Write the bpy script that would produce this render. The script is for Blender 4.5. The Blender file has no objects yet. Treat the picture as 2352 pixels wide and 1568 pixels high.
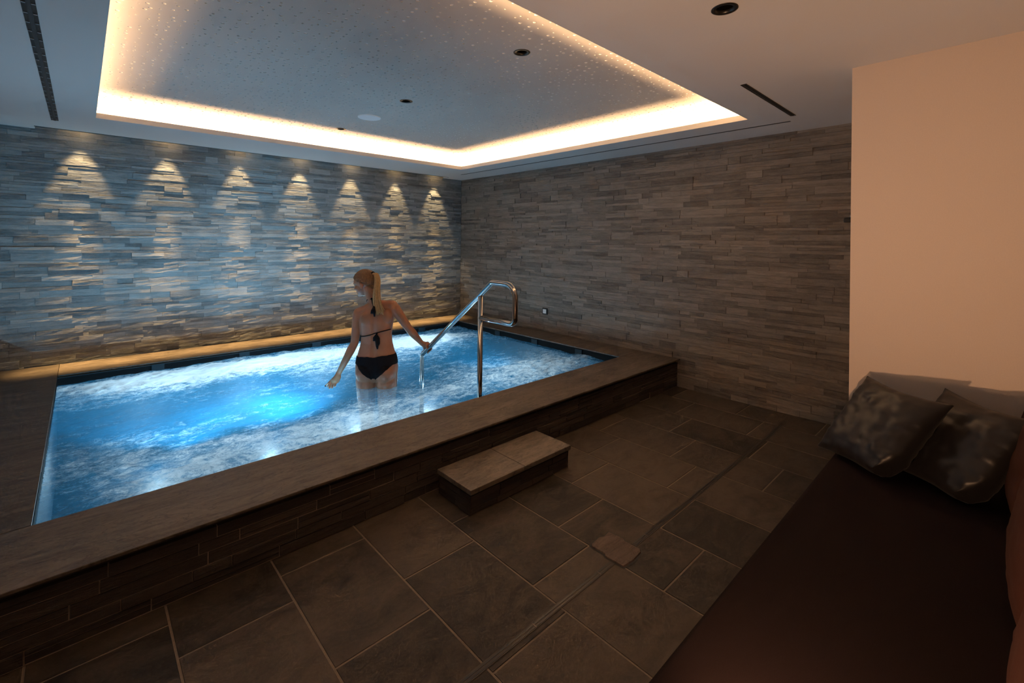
import bpy, bmesh, math, random
from mathutils import Vector, Matrix, noise
from mathutils.bvhtree import BVHTree
random.seed(7)
SC = bpy.context.scene
COL = SC.collection
PI = math.pi

# ------------------------------------------------------------------ room figures (metres)
H = 2.49            # ceiling
HC = 0.297          # top of the pool coping
WZ = 0.22           # water level
YW = 6.09           # back stone wall
XW = 4.56           # right stone wall
XP = 3.15           # plaster partition face
XL, YB = -1.5, -1.3 # left wall, wall behind the camera
RX0, RX1, RY0, RY1 = 0.08, 3.87, 1.40, 5.18    # ceiling recess opening
RISE = 0.18
PX0, PX1, PY0, PY1 = -0.14, 4.155, 2.755, 5.58 # pool opening
CF = 2.29           # outer front edge of the coping

# ------------------------------------------------------------------ helpers
def obj(name, verts, faces, mat, parent=None, smooth=False, edges=()):
    me = bpy.data.meshes.new(name)
    me.from_pydata([tuple(v) for v in verts], list(edges), [tuple(f) for f in faces])
    me.update()
    if mat: me.materials.append(mat)
    if smooth: me.polygons.foreach_set('use_smooth', [True]*len(me.polygons))
    o = bpy.data.objects.new(name, me); COL.objects.link(o)
    if parent: o.parent = parent
    return o

def tag(o, label=None, cat=None, group=None, kind=None):
    if label: o['label'] = label
    if cat: o['category'] = cat
    if group: o['group'] = group
    if kind: o['kind'] = kind
    return o

def empty(name, loc=(0, 0, 0), rz=0):
    o = bpy.data.objects.new(name, None); COL.objects.link(o)
    o.location = loc; o.rotation_euler = (0, 0, rz); o.empty_display_size = .1
    return o

class MB:
    def __init__(s): s.v = []; s.f = []
    def add(s, vs, fs):
        n = len(s.v); s.v += [Vector(v) for v in vs]; s.f += [tuple(i+n for i in f) for f in fs]
    def box(s, a, b, bev=0):
        x0, y0, z0 = a; x1, y1, z1 = b
        if not bev:
            s.add([(x0,y0,z0),(x1,y0,z0),(x1,y1,z0),(x0,y1,z0),(x0,y0,z1),(x1,y0,z1),(x1,y1,z1),(x0,y1,z1)],
                  [(0,3,2,1),(4,5,6,7),(0,1,5,4),(1,2,6,5),(2,3,7,6),(3,0,4,7)])
        else:
            bm = bmesh.new(); bmesh.ops.create_cube(bm, size=1)
            for v in bm.verts:
                v.co = Vector(((x0+x1)/2+v.co.x*(x1-x0), (y0+y1)/2+v.co.y*(y1-y0), (z0+z1)/2+v.co.z*(z1-z0)))
            bmesh.ops.bevel(bm, geom=bm.edges[:], offset=bev, segments=2, affect='EDGES', profile=.5)
            s.addbm(bm)
    def addbm(s, bm):
        bm.verts.index_update()
        s.add([v.co.copy() for v in bm.verts], [tuple(v.index for v in f.verts) for f in bm.faces]); bm.free()
    def tube(s, pts, rad, seg=14, cap=True, flat=1.0):
        pts = [Vector(p) for p in pts]
        if not isinstance(rad, (list, tuple)): rad = [rad]*len(pts)
        n0 = len(s.v); up = None; rings = []
        for i, p in enumerate(pts):
            t = (pts[min(i+1, len(pts)-1)]-pts[max(i-1, 0)]).normalized()
            if up is None:
                up = Vector((0,0,1)) if abs(t.z) < .9 else Vector((0,1,0))
            a = (up - t*up.dot(t)).normalized(); b = t.cross(a); up = a
            rings.append([p + (a*math.cos(2*PI*k/seg)+b*math.sin(2*PI*k/seg)*flat)*rad[i] for k in range(seg)])
        vs = [v for r in rings for v in r]; fs = []
        for i in range(len(rings)-1):
            for k in range(seg):
                fs.append((i*seg+k, i*seg+(k+1)%seg, (i+1)*seg+(k+1)%seg, (i+1)*seg+k))
        if cap:
            fs.append(tuple(reversed(range(seg)))); fs.append(tuple((len(rings)-1)*seg+k for k in range(seg)))
        s.add(vs, fs)
    def capsule(s, pts, rad, seg=14):
        pts = [Vector(p) for p in pts]; rad = list(rad)
        d0 = (pts[0]-pts[1]).normalized(); d1 = (pts[-1]-pts[-2]).normalized()
        P = []; R = []
        for k in (1.0, .9, .6): 
            P.append(pts[0]+d0*rad[0]*k); R.append(max(1e-4, rad[0]*math.sqrt(max(0, 1-k*k))))
        P += pts; R += rad
        for k in (.6, .9, 1.0):
            P.append(pts[-1]+d1*rad[-1]*k); R.append(max(1e-4, rad[-1]*math.sqrt(max(0, 1-k*k))))
        s.tube(P, R, seg)
    def ell(s, c, r, M=None, nu=20, nv=12):
        c = Vector(c); vs = []; fs = []
        for j in range(nv+1):
            th = PI*j/nv
            for i in range(nu):
                ph = 2*PI*i/nu
                q = Vector((math.sin(th)*math.cos(ph)*r[0], math.sin(th)*math.sin(ph)*r[1], math.cos(th)*r[2]))
                vs.append(c + (M @ q if M else q))
        for j in range(nv):
            for i in range(nu):
                fs.append((j*nu+i, (j+1)*nu+i, (j+1)*nu+(i+1)%nu, j*nu+(i+1)%nu))
        s.add(vs, fs)
    def cyl(s, c, r, z0, z1, seg=32, r2=None):
        r2 = r if r2 is None else r2
        vs = [(c[0]+r*math.cos(2*PI*k/seg), c[1]+r*math.sin(2*PI*k/seg), z0) for k in range(seg)]
        vs += [(c[0]+r2*math.cos(2*PI*k/seg), c[1]+r2*math.sin(2*PI*k/seg), z1) for k in range(seg)]
        s.add(vs, [(k, (k+1)%seg, seg+(k+1)%seg, seg+k) for k in range(seg)] + [tuple(reversed(range(seg))), tuple(range(seg, 2*seg))])
    def build(s, name, mat, parent=None, smooth=False):
        return obj(name, s.v, s.f, mat, parent, smooth)

# ------------------------------------------------------------------ materials
def newmat(name):
    m = bpy.data.materials.new(name); m.use_nodes = True
    nt = m.node_tree; nt.nodes.clear()
    out = nt.nodes.new('ShaderNodeOutputMaterial')
    return m, nt, out
def N(nt, t, **kw):
    n = nt.nodes.new(t)
    for k, v in kw.items():
        if k.startswith('i_'): n.inputs[k[2:].replace('_', ' ')].default_value = v
        else: setattr(n, k, v)
    return n
def ramp(nt, fac, stops):
    r = nt.nodes.new('ShaderNodeValToRGB'); e = r.color_ramp.elements
    while len(e) < len(stops): e.new(.5)
    for el, (p, c) in zip(e, stops): el.position = p; el.color = (*c, 1) if len(c) == 3 else c
    nt.links.new(fac, r.inputs[0]); return r.outputs[0]
def noise_n(nt, vec, scale, detail=6, rough=.55, dist=0):
    n = N(nt, 'ShaderNodeTexNoise'); n.inputs['Scale'].default_value = scale; n.inputs['Detail'].default_value = detail
    n.inputs['Roughness'].default_value = rough; n.inputs['Distortion'].default_value = dist
    nt.links.new(vec, n.inputs['Vector']); return n.outputs['Fac']
def objco(nt, sc=(1,1,1), rot=(0,0,0)):
    t = N(nt, 'ShaderNodeTexCoord'); m = N(nt, 'ShaderNodeMapping')
    m.inputs['Scale'].default_value = sc; m.inputs['Rotation'].default_value = rot
    nt.links.new(t.outputs['Object'], m.inputs[0]); return m.outputs[0]
def mth(nt, op, a, b=None, clamp=False):
    n = N(nt, 'ShaderNodeMath', operation=op, use_clamp=clamp)
    for i, x in enumerate((a, b)):
        if x is None: continue
        if isinstance(x, (int, float)): n.inputs[i].default_value = x
        else: nt.links.new(x, n.inputs[i])
    return n.outputs[0]
def mixc(nt, fac, a, b, mode='MIX'):
    n = N(nt, 'ShaderNodeMix', data_type='RGBA', blend_type=mode)
    for i, x in ((0, fac), (6, a), (7, b)):
        if isinstance(x, (int, float)): n.inputs[i].default_value = x
        elif isinstance(x, tuple): n.inputs[i].default_value = (*x, 1)
        else: nt.links.new(x, n.inputs[i])
    return n.outputs[2]
def bsdf(nt, out, color, rough=.6, metal=0, bump=None, bstr=.3, bdist=.01, spec=.5, **kw):
    b = N(nt, 'ShaderNodeBsdfPrincipled')
    if isinstance(color, tuple): b.inputs['Base Color'].default_value = (*color, 1)
    else: nt.links.new(color, b.inputs['Base Color'])
    if isinstance(rough, (int, float)): b.inputs['Roughness'].default_value = rough
    else: nt.links.new(rough, b.inputs['Roughness'])
    b.inputs['Metallic'].default_value = metal; b.inputs['Specular IOR Level'].default_value = spec
    for k, v in kw.items(): b.inputs[k.replace('_', ' ')].default_value = v
    if bump is not None:
        bn = N(nt, 'ShaderNodeBump'); bn.inputs['Strength'].default_value = bstr; bn.inputs['Distance'].default_value = bdist
        nt.links.new(bump, bn.inputs['Height']); nt.links.new(bn.outputs[0], b.inputs['Normal'])
    nt.links.new(b.outputs[0], out.inputs[0]); return b

def m_plain(name, c, rough=.6, metal=0, nscale=60, bstr=.1, var=.12, spec=.5, **kw):
    m, nt, out = newmat(name); co = objco(nt)
    n = noise_n(nt, co, nscale, 4)
    lo = tuple(x*(1-var) for x in c); hi = tuple(min(1, x*(1+var)) for x in c)
    bsdf(nt, out, ramp(nt, n, [(.3, lo), (.7, hi)]), rough, metal, n, bstr, .002, spec, **kw); return m

def m_stone(name, lo, hi, stretch, rough=.75, bs=.6):
    """split slate: every stone has its own tone, streaks run along the stone"""
    m, nt, out = newmat(name)
    at = N(nt, 'ShaderNodeAttribute', attribute_name='tone')
    co = objco(nt, stretch); co2 = objco(nt)
    a = noise_n(nt, co, 6, 8, .65, .6); b = noise_n(nt, co2, 70, 6, .7); c = noise_n(nt, co, 22, 6, .7, .4)
    t = mth(nt, 'ADD', mth(nt, 'MULTIPLY', at.outputs['Fac'], .27), mth(nt, 'MULTIPLY', a, .50))
    t = mth(nt, 'ADD', t, mth(nt, 'MULTIPLY', mth(nt, 'ADD', b, c), .16))
    mid = tuple((x+y)/2 for x, y in zip(lo, hi))
    rust = noise_n(nt, co2, 3.1, 3)
    col = ramp(nt, t, [(.30, lo), (.52, mid), (.76, hi)])
    col = mixc(nt, ramp(nt, rust, [(.5, (0,0,0)), (.75, (.45,.45,.45))]), col, mixc(nt, 1.0, col, (1.15, .92, .74), 'MULTIPLY'))
    hgt = mth(nt, 'ADD', mth(nt, 'MULTIPLY', a, .8), mth(nt, 'ADD', mth(nt, 'MULTIPLY', c, .5), mth(nt, 'MULTIPLY', b, .18)))
    bsdf(nt, out, col, rough, 0, hgt, bs, .02, .4); return m

def m_slate(name, lo, hi, rot, rough=.5, scale=3.0, tone=False, bs=.35, vein=True, an=5):
    """honed slate with slanting veins"""
    m, nt, out = newmat(name)
    co = objco(nt, (1, an, 1), (0, 0, rot)); co2 = objco(nt)
    a = noise_n(nt, co, scale, 9, .62, 1.2); b = noise_n(nt, co2, 45, 6, .7); c = noise_n(nt, co2, 2.2, 5, .6, .8)
    t = mth(nt, 'ADD', mth(nt, 'MULTIPLY', a, .55), mth(nt, 'ADD', mth(nt, 'MULTIPLY', b, .22), mth(nt, 'MULTIPLY', c, .23)))
    if tone:
        at = N(nt, 'ShaderNodeAttribute', attribute_name='tone')
        t = mth(nt, 'ADD', t, mth(nt, 'MULTIPLY', mth(nt, 'SUBTRACT', at.outputs['Fac'], .5), .22))
    mid = tuple((x+y)/2 for x, y in zip(lo, hi))
    col = ramp(nt, t, [(.36, lo), (.5, mid), (.64, hi)])
    if vein:
        v = noise_n(nt, co, scale*.8, 4, .5, 2.5)
        line = ramp(nt, v, [(.47, (0,0,0)), (.495, (.6,.6,.6)), (.52, (0,0,0))])
        col = mixc(nt, line, col, tuple(x*.35 for x in lo))
    hgt = mth(nt, 'ADD', mth(nt, 'MULTIPLY', a, .7), mth(nt, 'MULTIPLY', b, .3))
    bsdf(nt, out, col, mth(nt, 'ADD', mth(nt, 'MULTIPLY', c, .25), rough-.1), 0, hgt, bs, .012, .4); return m

M_WALL1 = m_stone('split_slate_back', (.075,.080,.085), (.33,.34,.34), (1, 1, 5), bs=.6)
M_WALL2 = m_stone('split_slate_right', (.075,.067,.058), (.29,.255,.22), (1, 1, 5), bs=.5)
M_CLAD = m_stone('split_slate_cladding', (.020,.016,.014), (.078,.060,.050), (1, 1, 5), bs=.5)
M_GROUT = m_plain('grout', (.36,.28,.21), .9, 0, 120, .2)
M_JOINT = m_plain('dark_joint', (.05,.048,.045), .95, 0, 120, .2)
M_COPE = m_slate('coping_slate', (.042,.033,.025), (.165,.132,.102), .62, .45, 3.0, False, .4, True, 3.6)
M_STEP = m_slate('step_slate', (.09,.072,.055), (.25,.20,.155), .3, .5, 4)
M_FLOOR = m_slate('floor_slate', (.022,.0165,.012), (.088,.066,.048), .45, .6, 4.0, True, .45, False, 1.9)
M_CEIL = m_plain('ceiling_paint', (.66,.645,.63), .85, 0, 300, .05, .02)
M_PANEL = m_plain('perforated_panel', (.56,.52,.485), .85, 0, 300, .05, .02)
M_PLAST = m_plain('wall_plaster', (.70,.60,.52), .85, 0, 220, .12, .03)
M_BLACK = m_plain('black_metal', (.012,.011,.010), .35, 0, 80, .05)
M_DARK = m_plain('dark_grey_metal', (.05,.052,.055), .5, .3, 80, .05)
M_CLIP = m_plain('grey_plastic_clip', (.35,.36,.38), .5, 0, 80, .05)
M_WHITE = m_plain('white_plastic', (.78,.76,.75), .5, 0, 200, .05, .03)
M_STEEL = m_plain('polished_steel', (.50,.47,.44), .15, 1, 25, .02, .05)
M_FABD = m_plain('daybed_fabric', (.013,.007,.007), .95, 0, 500, .4, .25, .12)
M_RED = m_plain('rust_fabric', (.036,.0115,.0072), .9, 0, 420, .5, .2, .2)
M_BASE = m_plain('daybed_base', (.02,.015,.012), .7)
M_NAVY = m_plain('gutter_blue', (.010,.020,.028), .6, 0, 60, .1, .1, .2)
M_BASIN = m_plain('pool_tile', (.006,.03,.055), .5, 0, 10, .1, .15)
M_SATIN = m_plain('black_satin', (.010,.0085,.009), .40, 0, 14, .05, .15, .35, Sheen_Weight=.05)
M_BIKINI = m_plain('black_swim_fabric', (.006,.0055,.007), .8, 0, 300, .15, .12, .15)
M_NAIL = m_plain('dark_nail_polish', (.02,.008,.01), .2)
M_EYE = m_plain('eye_dark', (.03,.02,.018), .3)

def m_skin():
    m, nt, out = newmat('skin'); co = objco(nt)
    a = noise_n(nt, co, 9, 5, .6); b = noise_n(nt, co, 160, 4, .6)
    col = ramp(nt, a, [(.3, (.37,.16,.085)), (.7, (.46,.21,.12))])
    bsdf(nt, out, col, .42, 0, b, .06, .002, .4, Subsurface_Weight=.12, Subsurface_Scale=.02); return m
def m_hair(name, lo, hi):
    m, nt, out = newmat(name); co = objco(nt, (18, 18, 2.5))
    a = noise_n(nt, co, 9, 6, .7, .3)
    bsdf(nt, out, ramp(nt, a, [(.3, lo), (.7, hi)]), .42, 0, a, .9, .01, .5); return m
M_SKIN = m_skin()
M_HAIR = m_hair('blonde_hair_root', (.085,.038,.014), (.36,.18,.07))
M_PONY = m_hair('blonde_hair_length', (.42,.23,.085), (.82,.52,.23))

def m_water():
    m, nt, out = newmat('bubbling_water')
    at = N(nt, 'ShaderNodeAttribute', attribute_name='foam')
    foam = at.outputs['Fac']
    co = objco(nt, (1, 1.7, 1), (0, 0, .12)); co2 = objco(nt)
    n1 = noise_n(nt, co, 5.5, 10, .68, 1.3); n2 = noise_n(nt, co, 24, 8, .75, .8); n3 = noise_n(nt, co2, 95, 5, .8)
    tex = mth(nt, 'ADD', mth(nt, 'MULTIPLY', n1, .42), mth(nt, 'ADD', mth(nt, 'MULTIPLY', n2, .36), mth(nt, 'MULTIPLY', n3, .22)))
    t = mth(nt, 'ADD', mth(nt, 'MULTIPLY', foam, .62), mth(nt, 'MULTIPLY', mth(nt, 'SUBTRACT', tex, .5), 3.5))
    f = ramp(nt, t, [(.16, (0,0,0)), (.42, (.38,.38,.38)), (.58, (.8,.8,.8)), (.78, (1,1,1))])
    # body of the water: bubbles let light through and scatter it
    tcol = mixc(nt, f, (.030,.24,.42), (.90,.93,.95))
    dcol = mixc(nt, f, (.02,.07,.10), (.62,.64,.66))
    hgt = mth(nt, 'ADD', mth(nt, 'MULTIPLY', n1, .5), mth(nt, 'ADD', mth(nt, 'MULTIPLY', n2, .38), mth(nt, 'MULTIPLY', n3, .16)))
    bn = N(nt, 'ShaderNodeBump'); bn.inputs['Strength'].default_value = .9; bn.inputs['Distance'].default_value = .035
    nt.links.new(hgt, bn.inputs['Height'])
    tr = N(nt, 'ShaderNodeBsdfTranslucent'); nt.links.new(tcol, tr.inputs['Color']); nt.links.new(bn.outputs[0], tr.inputs['Normal'])
    df = N(nt, 'ShaderNodeBsdfDiffuse'); nt.links.new(dcol, df.inputs['Color']); nt.links.new(bn.outputs[0], df.inputs['Normal'])
    tp = N(nt, 'ShaderNodeBsdfTransparent'); tp.inputs[0].default_value = (.78,.92,1.0,1)
    gl = N(nt, 'ShaderNodeBsdfGlossy'); gl.inputs['Roughness'].default_value = .07; nt.links.new(bn.outputs[0], gl.inputs['Normal'])
    s1 = N(nt, 'ShaderNodeMixShader'); s1.inputs[0].default_value = .38
    nt.links.new(tr.outputs[0], s1.inputs[1]); nt.links.new(df.outputs[0], s1.inputs[2])
    s2 = N(nt, 'ShaderNodeMixShader')
    nt.links.new(ramp(nt, t, [(.15, (.40,.40,.40)), (.7, (.16,.16,.16))]), s2.inputs[0])
    nt.links.new(s1.outputs[0], s2.inputs[1]); nt.links.new(tp.outputs[0], s2.inputs[2])
    fr = N(nt, 'ShaderNodeFresnel'); fr.inputs[0].default_value = 1.33; nt.links.new(bn.outputs[0], fr.inputs['Normal'])
    s3 = N(nt, 'ShaderNodeMixShader'); nt.links.new(mth(nt, 'MULTIPLY', fr.outputs[0], .8), s3.inputs[0])
    nt.links.new(s2.outputs[0], s3.inputs[1]); nt.links.new(gl.outputs[0], s3.inputs[2])
    nt.links.new(s3.outputs[0], out.inputs[0]); return m
M_WATER = m_water()

# ------------------------------------------------------------------ stacked stone
def stone_mesh(L, Z, rows, lens, dmin, dmax, gap, rnd, sub=.07, jit=.006, protr=.0, back=0.0):
    """split stones in a local frame: x along the wall, y outwards (+), z up. returns verts, faces, tones"""
    V = []; F = []; T = []
    z = Z[0]
    while z < Z[1]-.005:
        hgt = rnd.choice(rows)
        z1 = min(z+hgt, Z[1])
        x = L[0]-rnd.random()*lens[1]*.8
        while x < L[1]:
            w = rnd.uniform(*lens); x0 = max(x, L[0]); x1 = min(x+w, L[1])
            if x1-x0 > .01:
                d = rnd.uniform(dmin, dmax)
                if protr and rnd.random() < .14: d += protr*rnd.random()
                zz = [(z, z1)]
                if z1-z > .045 and rnd.random() < .35:
                    zm = z+(z1-z)*rnd.uniform(.4, .6); zz = [(z, zm), (zm, z1)]
                for (za, zb) in zz:
                    dd = d+rnd.uniform(-.002, .004)
                    n = max(1, int((x1-x0)/sub)); b0 = len(V)
                    xs = [x0+gap/2+(x1-x0-gap)*i/n for i in range(n+1)]
                    zs = [za+gap/2, (za+zb)/2, zb-gap/2]
                    for zi, zc in enumerate(zs):
                        for xi in xs:
                            V.append((xi, max(.002, dd+rnd.uniform(-jit, jit)), zc))
                    for zi in range(2):
                        for i in range(n):
                            a = b0+zi*(n+1)+i; F.append((a, a+1, a+n+2, a+n+1))
                    # sides back to the wall
                    ring = [b0+i for i in range(n+1)]+[b0+2*(n+1)-1]+[b0+3*(n+1)-1-i for i in range(n+1)]+[b0+(n+1)]
                    c0 = len(V)
                    for r in ring: V.append((V[r][0], back, V[r][2]))
                    for k in range(len(ring)):
                        k2 = (k+1) % len(ring); F.append((ring[k2], ring[k], c0+k, c0+k2))
                    tone = rnd.random(); T += [tone]*(len(F)-len(T))
            x += w
        z = z1
    return V, F, T

def settone(o, T):
    a = o.data.attributes.new('tone', 'FLOAT', 'FACE'); a.data.foreach_set('value', T)

def map_back(V, y): return [(v[0], y-v[1], v[2]) for v in V]           # faces -y
def map_right(V, x): return [(x-v[1], v[0], v[2]) for v in V]          # faces -x

# back wall
rnd = random.Random(3)
V, F, T = stone_mesh((XL, XW), (HC-.03, H+.26), [.024,.03,.036,.044,.054,.066], (.10, .48), .008, .0155, .0012, rnd, .06, .0012, .010)
T += [0.0]
V = map_back(V, YW+.03); n = len(V)
V += [(XL, YW+.028, -.7), (XW+.1, YW+.028, -.7), (XW+.1, YW+.028, H+.4), (XL, YW+.028, H+.4)]; F.append((n, n+1, n+2, n+3))
o = obj('wall_back', V, F, M_WALL1); settone(o, T); tag(o, kind='structure')
# right wall
rnd = random.Random(5)
V, F, T = stone_mesh((YB, YW+.02), (0, H+.2), [.024,.03,.036,.044,.054,.066], (.10, .50), .006, .013, .0012, rnd, .09, .0015, .004)
T += [0.0]
V = map_right(V, XW+.015); n = len(V)
V += [(XW+.013, YB, -.1), (XW+.013, YW+.1, -.1), (XW+.013, YW+.1, H+.4), (XW+.013, YB, H+.4)]; F.append((n, n+3, n+2, n+1))
o = obj('wall_right', V, F, M_WALL2); settone(o, T); tag(o, kind='structure')
# plaster partition, left and rear walls
b = MB(); b.box((XP, YB, 0), (XP+.14, .587, H+.02)); o = b.build('wall_partition', M_PLAST); tag(o, kind='structure')
b = MB(); b.box((XL-.1, YB, 0), (XL, YW+.03, H+.4)); o = b.build('wall_left', M_PLAST); tag(o, kind='structure')
b = MB(); b.box((XL-.1, YB-.1, 0), (XW+.1, YB, H+.4)); o = b.build('wall_front', M_PLAST); tag(o, kind='structure')

# ------------------------------------------------------------------ floor: 395 x 600 slate slabs, light joints
V = []; F = []; T = []
first = {-5:1.6,-4:2.0,-3:1.8,-2:1.4,-1:1.6, 0:2.0,1:1.585,2:1.80,3:1.39,4:1.59,5:1.825,6:2.0,7:1.59,8:1.81,9:1.37,10:1.6}
rnd = random.Random(11); mi = []
for k in range(-5, 12):
    x0, x1 = .262+.3955*k, .262+.3955*(k+1)
    if x0 >= XW: continue
    x1 = min(x1, XW+.01)
    y = first.get(k, 1.6)-.6*8
    while y < 2.45:
        y0, y1 = max(y, YB), min(y+.6, 2.45)
        if y1-y0 > .02:
            g = .0022; n = len(V); zt = rnd.uniform(-.0004, .0006)
            xs = (x0+g, x1-g); ys = (y0+g, y1-g); bv = .003
            V += [(xs[0], ys[0], -.006), (xs[1], ys[0], -.006), (xs[1], ys[1], -.006), (xs[0], ys[1], -.006),
                  (xs[0]+bv, ys[0]+bv, zt), (xs[1]-bv, ys[0]+bv, zt), (xs[1]-bv, ys[1]-bv, zt), (xs[0]+bv, ys[1]-bv, zt)]
            F += [(n+4,n+5,n+6,n+7),(n,n+1,n+5,n+4),(n+1,n+2,n+6,n+5),(n+2,n+3,n+7,n+6),(n+3,n,n+4,n+7)]
            t = rnd.random(); T += [t]*5; mi += [0]*5
        y += .6
n = len(V); V += [(XL, YB, -.0022), (XW+.01, YB, -.0022), (XW+.01, 2.45, -.0022), (XL, 2.45, -.0022)]; F.append((n, n+1, n+2, n+3)); T.append(.5); mi.append(1)
o = obj('floor', V, F, M_FLOOR); o.data.materials.append(m_plain('floor_grout', (.20,.155,.115), .9, 0, 120, .2)); settone(o, T)
o.data.polygons.foreach_set('material_index', mi); tag(o, kind='structure')

# drain channel in the floor and its inspection cover
dr = empty('floor_drain', (2.3, 1.24, 0))
def local(mb, root): 
    L = root.location; mb.v = [v-L for v in mb.v]; return mb
for (xa, xb) in ((.30, 1.835), (2.01, 4.25)):
    b = MB(); b.box((xa, 1.226, .0004), (xb, 1.256, .0016)); local(b, dr).build('channel_frame', m_plain('channel_steel', (.055,.043,.034), .7), dr)
    b = MB(); b.box((xa+.01, 1.231, .0016), (xb-.01, 1.237, .0022)); b.box((xa+.01, 1.243, .0016), (xb-.01, 1.251, .0022)); local(b, dr).build('slot', M_BLACK, dr)
for xa in (.75, 1.30, 1.72, 2.12, 2.75, 3.35):
    b = MB(); b.box((xa, 1.229, .0022), (xa+.006, 1.253, .003)); local(b, dr).build('slot_bridge', M_COPE, dr)
tag(dr, 'long narrow slot drain running across the slate floor beside the daybed', 'drain')
bm = bmesh.new()
pts = [(1.836,1.186),(1.90,1.178),(1.985,1.184),(2.004,1.20),(2.000,1.285),(2.012,1.30),(2.002,1.385),(1.952,1.378),(1.925,1.392),(1.86,1.385),(1.842,1.376),(1.846,1.30),(1.832,1.285)]
b = MB(); nn = len(pts); cx, cy = 1.92, 1.285
b.v = [Vector((x, y, 0)) for x, y in pts]+[Vector((cx+(x-cx)*.96, cy+(y-cy)*.96, .006)) for x, y in pts]
b.f = [tuple(range(nn, 2*nn))]+[(k, (k+1)%nn, nn+(k+1)%nn, nn+k) for k in range(nn)]
o = b.build('inspection_cover', m_slate('cover_slate', (.06,.042,.032), (.15,.10,.078), .9, .6, 5), None)
o.location = (0, 0, .0008); tag(o, 'small chipped reddish slate cover set over the floor drain', 'drain cover')
b = MB(); b.v = [Vector((cx+(x-cx)*1.07, cy+(y-cy)*1.07, .0012)) for x, y in pts]; b.f = [tuple(range(nn))]
b.build('cover_joint', M_JOINT, o)

# ------------------------------------------------------------------ ceiling with recess, slots and downlight holes
def holed(x0, x1, y0, y1, z, holes):
    xs = sorted({x0, x1, *[max(x0, min(x1, h[0])) for h in holes], *[max(x0, min(x1, h[1])) for h in holes]})
    ys = sorted({y0, y1, *[max(y0, min(y1, h[2])) for h in holes], *[max(y0, min(y1, h[3])) for h in holes]})
    V = []; F = []
    for i in range(len(xs)-1):
        for j in range(len(ys)-1):
            mx, my = (xs[i]+xs[i+1])/2, (ys[j]+ys[j+1])/2
            if any(h[0] < mx < h[1] and h[2] < my < h[3] for h in holes): continue
            n = len(V); V += [(xs[i], ys[j], z), (xs[i+1], ys[j], z), (xs[i+1], ys[j+1], z), (xs[i], ys[j+1], z)]; F.append((n, n+3, n+2, n+1))
    return V, F
DL = [(1.975, .812), (1.985, 2.05), (1.99, 3.45), (2.00, 4.81)]   # downlights
hr = .034/.7
holes = [(RX0, RX1, RY0, RY1), (-.32, 4.20, YW-.125, YW+.03), (4.155, 4.168, 1.18, 5.58),
         (DL[0][0]-hr*.7, DL[0][0]+hr*.7, DL[0][1]-hr*.7, DL[0][1]+hr*.7)]
V, F = holed(XL, XW+.02, YB, YW+.03, H, holes)
b = MB(); b.add(V, F)
LIP = .045; SET = .13
# inner lip of the recess, its top, the back of the light cavity
def frame(b, x0, x1, y0, y1, z0, z1, inward=True):
    q = [(x0,y0),(x1,y0),(x1,y1),(x0,y1)]
    for k in range(4):
        (xa, ya), (xb, yb) = q[k], q[(k+1)%4]
        b.add([(xa,ya,z0),(xb,yb,z0),(xb,yb,z1),(xa,ya,z1)], [(0,1,2,3)])
frame(b, RX0, RX1, RY0, RY1, H, H+LIP)
frame(b, RX0-.012, RX1+.012, RY0-.012, RY1+.012, H+.008, H+LIP)
frame(b, RX0-SET, RX1+SET, RY0-SET, RY1+SET, H+.006, H+RISE+.002)
V, F = holed(RX0-.012, RX1+.012, RY0-.012, RY1+.012, H+LIP, [(RX0, RX1, RY0, RY1)]); b.add(V, F)
V, F = holed(RX0-SET, RX1+SET, RY0-SET, RY1+SET, H+.008, [(RX0-.012, RX1+.012, RY0-.012, RY1+.012)]); b.add(V, F)
# side cheeks of the two slots
for (xa, xb, ya, yb) in ((-.32, 4.20, YW-.125, YW+.03), (4.155, 4.168, 1.18, 5.58)):
    frame(b, xa, xb, ya, yb, H, H+.30)
o = b.build('ceiling', M_CEIL); tag(o, kind='structure')
b = MB(); b.box((4.150, 1.18, H-.0015), (4.172, 5.58, H+.001)); o = b.build('slot_shade', M_BLACK); tag(o, kind='structure')  # black strip over the slot, paints in the darkness inside it
b = MB(); b.box((-.32, YW-.137, H-.002), (4.20, YW-.120, H+.02)); o = b.build('slot_edge_shade', M_BLACK); tag(o, kind='structure')  # black strip along the washer slot, stands in for its shaded gap
# closing slab above everything
b = MB(); b.box((XL-.1, YB-.1, H+.36), (XW+.1, YW+.1, H+.42)); o = b.build('ceiling_slab', M_JOINT); tag(o, kind='structure')
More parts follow.
